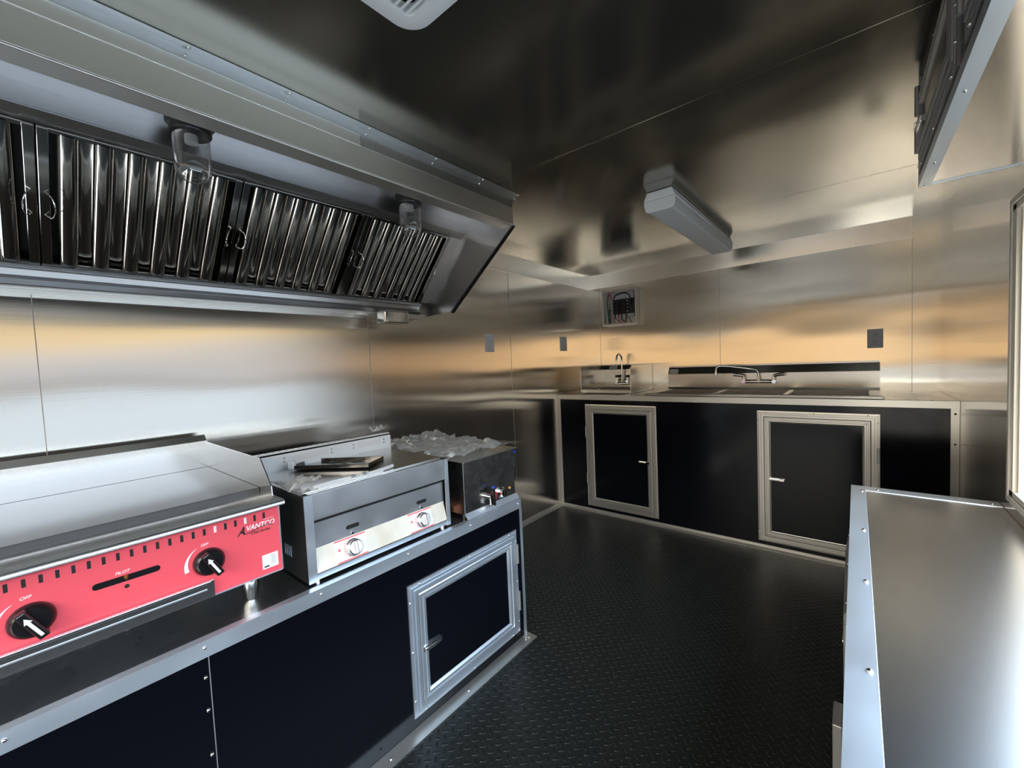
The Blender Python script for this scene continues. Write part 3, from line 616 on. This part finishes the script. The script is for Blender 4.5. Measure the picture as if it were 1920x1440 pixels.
# printed flame arcs beside each knob
def arc(cy, cz):
    m = MB(); pts = []
    n = 12
    for k in range(n + 1):
        a = math.radians(195 - 75 * k / n); wd = .0045 * (1 - k / n) + .0003
        pts.append(((cy + (.047 + wd) * math.cos(a), cz + (.047 + wd) * math.sin(a)), (cy + (.047 - wd) * math.cos(a), cz + (.047 - wd) * math.sin(a))))
    for (a1, b1), (a2, b2) in zip(pts, pts[1:]): m.face([(GX + .0004, a1[0], a1[1]), (GX + .0004, a2[0], a2[1]), (GX + .0004, b2[0], b2[1]), (GX + .0004, b1[0], b1[1])])
    m.done('heat_arc', 'white', cp)
def gknob(cy, cz):
    k = MB().lathe([(0, 0), (.034, 0), (.034, .006), (.0315, .014), (.026, .019), (0, .020)], (GX + .0005, cy, cz), X, 32).done('knob', 'black_plain', gr, smooth=True)
    u = V((0, math.cos(math.radians(118)), math.sin(math.radians(118)))); v = X.cross(u)
    g = MB(); c = V((GX + .018, cy, cz)); g.obox(c - u * .033 - v * .0085, u, v, X, .066, .017, .022); g.done('grip', 'black_plain', k, bevel=.003)
    a = MB(); z = V((GX + .0402, cy, cz)); q = lambda s, t: z + u * s + v * t
    a.face([q(-.026, -.0028), q(.010, -.0028), q(.010, .0028), q(-.026, .0028)]); a.face([q(.010, -.0065), q(.022, 0), q(.010, .0065)]); a.done('arrow', 'white', k)
for cy in (-3.357, -3.654, -3.95): gknob(cy, .790); arc(cy, .790)
MB().obox((GX + .0001, -3.236, .7155), Y, Z, X, .041, .040, .0006).done('spec_sticker', 'white', cp)
b = MB()
for r in range(6): b.obox((GX + .0007, -3.213, .7485 - r * .0045), Y, Z, X, .013 - .003 * (r % 2), .0012, .0002)
b.done('sticker_print', 'greyprint', cp)
MB().obox((GX + .0007, -3.232, .7195), Y, Z, X, .013, .004, .0002).done('sticker_bar', 'blackprint', cp)
dt = MB().box(GX - .25, GX + .008, -4.06, -3.352, .7015, .7035)
dt.box(GX + .006, GX + .012, -4.06, -3.352, .700, .744).box(GX + .012, GX + .018, -4.06, -3.360, .738, .744)
dt.done('drip_tray', 'steel', gr, bevel=.001)
MB().box(GX + .012, GX + .0135, -4.05, -3.368, .722, .725).done('tray_ridge', 'alu', gr)
for y in (-3.262, -4.03):
    for x in (.70, .15):
        MB().lathe([(.021, .7), (.021, .668), (.0185, .664), (.0185, .650), (.0125, .640), (.0125, ZE), (0, ZE)], (x - .001, y, 0), Z, 24).done('leg', 'chrome', gr, smooth=True)

# ------------------------------------------------------------------ charbroiler
br = thing('charbroiler', 'low steel charbroiler with cream strip and two silver knobs', 'broiler', (.55, -2.86, ZE))
BY0, BY1, BX = -3.137, -2.590, .776; LVX = .627
MB().box(.375, .745, BY0 + .003, BY1 - .003, .650, .890).done('body', 'charcoal', br)
for y, s in ((BY0, 1), (BY1, -1)):
    MB().box(BX - .003, BX, y, y + s * .025 if s > 0 else y - .018, .644, .902).done('corner_post', 'alu', br); MB().box(.375, BX - .0032, y, y + s * .0025, .644, .902).done('side_panel', 'charcoal', br)  # side panels face away from the light, shade painted in as charcoal
MB().box(BX - .012, BX - .004, BY0 + .024, BY1 - .018, .824, .902).done('upper_fascia', 'fascia', br, bevel=.001)
MB().box(BX - .020, BX - .017, BY0 + .024, BY1 - .018, .728, .812).done('lower_fascia', 'fascia', br)
MB().box(BX - .028, BX - .024, BY0 + .004, BY1 - .004, .66, .9).done('recess', 'dark', br)
kp = MB().prism([(BX - .018, .735), (BX - .016, .737), (BX + .001, .668), (BX - .002, .666)], BY0 + .026, BY1 - .020).done('knob_panel', 'cream', br)
MB().box(BX - .006, BX - .001, BY0 + .024, BY1 - .018, .648, .664).done('bottom_rail', 'alu', br)
kn = V((.068, 0, .018)).normalized(); kv = V((-.018, 0, .068)).normalized()
for yc in (-2.994, -2.722):
    o = V((BX - .0078, yc, .7015))
    b = MB().obox(o - Y * .056 - kv * .033, Y, kv, kn, .104, .066, .0012).done('dial_badge', 'plastic', kp)
    MB().obox(o - Y * .056 - kv * .0335 + kn * .0012, Y, kv, kn, .104, .0035, .0004).obox(o - Y * .056 + kv * .030 + kn * .0012, Y, kv, kn, .104, .0035, .0004).done('red_rule', 'redline', b)
    m = MB()
    for k in range(9):
        a = math.radians(115 + 15 * k); m.obox(o + Y * (.030 * math.cos(a)) + kv * (.030 * math.sin(a)) + kn * .0012, Y, kv, kn, .004, .0022, .0004)
    m.obox(o - Y * .047 + kv * .001 + kn * .0012, Y, kv, kn, .006, .008, .0004); m.done('dial_marks', 'redline', b)
    k = MB().lathe([(0, .001), (.027, .001), (.027, .008), (.0235, .012), (.0235, .022), (.020, .025), (0, .025)], o, kn, 32).done('knob', 'satin', kp, smooth=True)
    MB().obox(o - Y * .006 - kv * .021 + kn * .024, Y, kv, kn, .010, .042, .008).done('grip', 'steel', k, bevel=.003)
for yc in (-2.985, -2.712):
    MB().prism(rr(yc, .765, .045, .013, .0063, 6), BX - .017, BX - .0162, 'X').done('sight_slot', 'blackprint', br)
    MB().lathe([(0, 0), (.005, 0), (.004, .003), (0, .004)], (BX - .017, yc - .003, .744), X, 12).done('panel_screw', 'chrome', br, smooth=True)
for k in range(4):
    lz = .716; lx = LVX + k * .0135
    MB().tube([(lx, BY0 - .001, lz - .016), (lx + .003, BY0 - .003, lz), (lx, BY0 - .001, lz + .016)], .0015, 6, 3).done('louver', 'alu', br)
m = MB().box(.375, BX - .004, BY0 + .003, BY0 + .02, .890, .902).box(.375, BX - .004, BY1 - .02, BY1 - .003, .890, .902).box(BX - .028, BX - .012, BY0 + .003, BY1 - .003, .893, .902)
m.done('top_rim', 'steel', br)
MB().box(.385, BX - .03, BY0 + .01, BY1 - .004, .902, .906).done('cover_plate', 'steel', br, bevel=.001)
for y in (BY0 + .03, BY1 - .03):
    for x in (BX - .02, .42): MB().cyl((x, y, ZE), (x, y, .650), .010, seg=14).done('foot', 'chrome', br)
bs = MB().box(.366, .372, -3.137, -2.570, .88, .962).done('back_splash', 'slab', br)
MB().box(.340, .366, -3.137, -2.570, .968, .972).done('top_flange', 'slab', br)
m = MB()
for k in range(24): m.box(.345, .3655, -3.125 + k * .023, -3.123 + k * .023, .9722, .9727)
m.done('flange_slots', 'greyprint', br)
for a, c in ((-3.02, -2.86), (-2.745, -2.62)): MB().box(.3722, .3728, a + .015, c, .930, .953).done('label_patch', 'plastic2', bs)
m = MB()
for a in (-3.025, -2.845, -2.75, -2.605): m.cyl((.372, a, .948), (.3735, a, .948), .004, seg=10).cyl((.372, a, .934), (.3735, a, .934), .004, seg=10)
m.done('rivet_heads', 'alu_dull', bs)
# loose dark tray lying on the cover plate
tray = thing('loose_steel_tray', 'dark shiny steel tray lying askew on top of the broiler', 'tray', (.50, -2.885, .907))
tl = Matrix.Translation((.500, -2.885, .909)) @ Matrix.Rotation(math.radians(37), 4, 'Z') @ Matrix.Rotation(math.radians(-3), 4, 'X')
m = MB().box(-.145, .145, -.075, .075, 0, .002).box(-.145, .145, -.075, -.073, 0, .014).box(-.145, .145, .073, .075, 0, .014).box(-.145, -.143, -.075, .075, 0, .014).box(.143, .145, -.075, .075, 0, .014)
bmesh.ops.transform(m.b, matrix=tl, verts=m.b.verts); m.done('pan', 'traysteel', tray, bevel=.001)
m = MB().box(-.150, -.128, -.077, -.060, .001, .030); bmesh.ops.transform(m.b, matrix=tl, verts=m.b.verts); m.done('corner_clip', 'slab', tray, bevel=.002)

# crumpled plastic
def crumple(name, x0, x1, y0, y1, z, amp, label, cat, seed, nx=100, ny=80, edge=0.0, drop=None):
    m = MB(); g = []
    for i in range(nx + 1):
        row = []
        for j in range(ny + 1):
            u = i / nx; v = j / ny; x = x0 + (x1 - x0) * u; y = y0 + (y1 - y0) * v
            q = V((x * 9 + seed, y * 9, seed))
            h = abs(noise.noise(q)) * 1.2 + abs(noise.noise(q * 2.6)) * .9 + abs(noise.noise(q * 5)) * .55 + .12 * noise.noise(q * 9)
            e = max(abs(2 * u - 1), abs(2 * v - 1)); h *= (1 - .3 * (1 - e))
            x += (noise.noise(q * 1.3 + V((5, 5, 5)))) * edge; y += noise.noise(q * 1.3 + V((9, 2, 1))) * edge
            row.append(m.b.verts.new((x, y, z + .002 + amp * h + (drop(u, v) if drop else 0))))
        g.append(row)
    for i in range(nx):
        for j in range(ny): m.b.faces.new([g[i][j], g[i + 1][j], g[i + 1][j + 1], g[i][j + 1]])
    o = m.done(name, 'film', None, smooth=True); tag(o, label, cat); return o

# ------------------------------------------------------------------ food warmer
fw = thing('food_warmer', 'square countertop food warmer with tap, at the far end of the counter', 'food warmer', (.5, -2.36, ZE))
MB().box(.24, .785, -2.520, -2.200, 0.6552, .868).done('body', 'warmer', fw, bevel=.002)
MB().prism([(.225, .868), (.800, .868), (.800, .874), (.225, .880)], -2.532, -2.186).done('top_rim', 'steel', fw, bevel=.0015)
MB().prism([(.786, .662), (.803, .6410), (.800, .6400), (.784, .659)], -2.522, -2.192).done('base_lip', 'alu', fw)
MB().box(.7845, .7865, -2.5225, -2.520, .655, .868).done('corner_edge', 'alu', fw)
for y in (-2.50, -2.22):
    for x in (.76, .27): MB().cyl((x, y, ZE), (x, y, .655), .012, seg=12).done('foot', 'black_plain', fw)
tp = MB().cyl((.785, -2.390, .700), (.812, -2.390, .700), .013, seg=16).cyl((.808, -2.390, .708), (.812, -2.390, .668), .011, .008, seg=16).done('drain_tap', 'chrome', fw, smooth=True)
MB().obox((.806, -2.380, .735), Y, V((.05, 0, -.99)).normalized(), X, .011, .075, .009).done('tap_lever', 'black_plain', tp, bevel=.002)
MB().cyl((.810, -2.374, .735), (.810, -2.374, .742), .007, seg=12).done('tap_cap', 'blue', tp)
MB().cyl((.785, -2.412, .735), (.800, -2.412, .735), .010, seg=16).done('valve_body', 'black_plain', fw)
MB().box(.785, .790, -2.360, -2.334, .675, .706).done('rocker_switch', 'redswitch', fw, bevel=.002)
dk = MB().lathe([(0, 0), (.024, 0), (.024, .004), (.019, .008), (.017, .020), (0, .021)], (.785, -2.298, .692), X, 28).done('dial_knob', 'chrome', fw, smooth=True)
MB().obox((.804, -2.302, .675), Y, Z, X, .007, .034, .006).done('knob_bar', 'black_plain', dk, bevel=.002)
MB().lathe([(0, 0), (.006, 0), (.006, .003), (0, .006)], (.785, -2.240, .697), X, 14).done('pilot_lamp', 'amber', fw, smooth=True)
MB().tube([(.76, -2.197, .845), (.76, -2.178, .840), (.76, -2.178, .770), (.76, -2.197, .765)], .004, 8, 4).done('side_handle', 'alu', fw, smooth=True)
MB().box(.755, .775, -2.199, -2.170, .842, .856).done('blue_clip', 'blue', fw, bevel=.003)
o = MB().box(.45, .70, -2.580, -2.535, .6385, .672).done('orange_block', 'orange_brown', bevel=.001)  # plain orange-brown block low in the gap
tag(o, 'orange-brown packing piece in the gap between broiler and warmer', 'filler')
crumple('plastic_wrap', .17, .765, -2.56, -2.215, .884, .021, 'crumpled clear plastic sheet heaped on top of the food warmer', 'plastic wrap', 3.3, edge=.05)
crumple('plastic_bag', .345, .365, -2.66, -2.58, .9735, .05, 'thin torn strip of clear film on top of the broiler back plate', 'plastic wrap', 8.1, 10, 40, edge=.004)
crumple('crumpled_film', .60, .755, -3.160, -3.07, .9065, .030, 'crumpled clear film bunched at the near front corner of the broiler', 'plastic wrap', 1.7, 40, 30, edge=.015)
fr = thing('rolled_film', 'pale rolled-up film bundle along the broiler front edge', 'plastic wrap', (.74, -2.95, .91))
m = MB().tube([(.742, -3.09, .9135), (.738, -3.02, .915), (.741, -2.93, .913), (.738, -2.86, .914), (.720, -2.80, .914)], .006, 10, 4)
m.tube([(.752, -3.08, .911), (.750, -3.00, .912), (.752, -2.92, .911), (.750, -2.86, .911)], .0045, 10, 4); m.done('roll', 'slab', fr, smooth=True)
for y in (-2.965, -2.925): MB().cyl((.744, y - .006, .915), (.744, y + .006, .915), .0085, seg=12).done('tape_band', 'greyprint', fr, smooth=True)

# ------------------------------------------------------------------ serving counter (right)
XR = 1.980; YS = -1.388; ZS = .675
rc = thing('serving_counter', 'steel-topped serving counter under the window at the right', 'counter', (2.2, -3.0, 0))
MB().box(XR + .002, XR + .014, YR + .06, YS - .002, .003, ZS - .035).box(XR + .014, W - .002, YS - .014, YS - .002, .003, ZS - .035).done('body', 'black', rc)
MB().box(XR + .002, W - .001, YR + .06, YS - .002, ZS - .035, ZS - .001).done('countertop', 'counter_serving', rc)
tr = MB().prism([(XR, ZS - .036), (XR, ZS + .0015), (XR + .046, ZS + .0015), (XR + .047, ZS - .0005), (XR + .0015, ZS - .0005), (XR + .0015, ZS - .036)], YR + .06, YS).done('counter_trim', 'alu', rc)
t2 = MB().prism([(YS, ZS - .036), (YS, ZS + .0012), (YS - .062, ZS + .0012), (YS - .0625, ZS - .0005), (YS - .0015, ZS - .0005), (YS - .0015, ZS - .036)], XR + .002, W - .002, 'X').done('end_trim', 'alu', rc)
for y in (-1.473, -1.943, -2.324, -2.699, -3.05, -3.4): screw((XR + .035, y, ZS + .0015), (0, 0, 1), tr, .0055)
for x in (2.065, 2.375): screw((x, -1.425, ZS + .0012), (0, 0, 1), t2, .005)
access_door(rc, (XR + .002, -1.70, .06), -Y, Z, -X, .62, .53, (.25, .26, 1), False, am='alu_dull')
MB().box(XR - .030, XR - .010, -2.42, -2.33, .22, .34).done('latch_box', 'alu_dull', rc, bevel=.003)

# ------------------------------------------------------------------ overhead cabinet (right, above window)
oc = thing('overhead_cabinet', 'dark framed box under the ceiling above the serving window', 'cabinet', (2.27, -3.2, 1.745))
XB = 2.146; YB = -1.835; ZO = 1.745
MB().box(XB + .004, XB + .008, YR + .06, YB, ZO + .002, H - .001).done('front_panel', 'black', oc)
MB().box(XB + .004, W - .001, YB - .004, YB, ZO + .002, H - .001).done('end_panel', 'wall', oc)
MB().box(XB + .004, W - .001, YR + .06, YB, ZO, ZO + .002).done('bottom_panel', 'wall', oc)
tr = MB().prism([(XB, ZO - .003), (XB + .028, ZO - .003), (XB + .028, ZO - .0005), (XB + .003, ZO - .0005), (XB + .003, ZO + .022), (XB, ZO + .022)], YR + .06, YB + .001).done('bottom_trim', 'alu', oc)
MB().prism([(YB + .001, ZO - .003), (YB - .008, ZO - .003), (YB - .008, ZO - .0005), (YB + .001, ZO - .0005)], XB + .028, W - .01, 'X').done('end_trim', 'alu', oc)
for y in (-1.85, -2.05, -2.45, -2.9): screw((XB + .014, y, ZO - .003), (0, 0, -1), tr, .004)
MB().box(XB, XB + .004, YB - .025, YB + .001, ZO + .022, H - .001).done('corner_trim', 'alu_dull', oc)
for z in (1.80, 1.92, 2.03): screw((XB, YB - .012, z), (-1, 0, 0), oc, .004)
for y0 in (-1.875, -2.55):
    access_door(oc, (XB + .004, y0, ZO + .035), -Y, Z, -X, .60, .235, (.03, .11, 1), False, am='alu_dull')
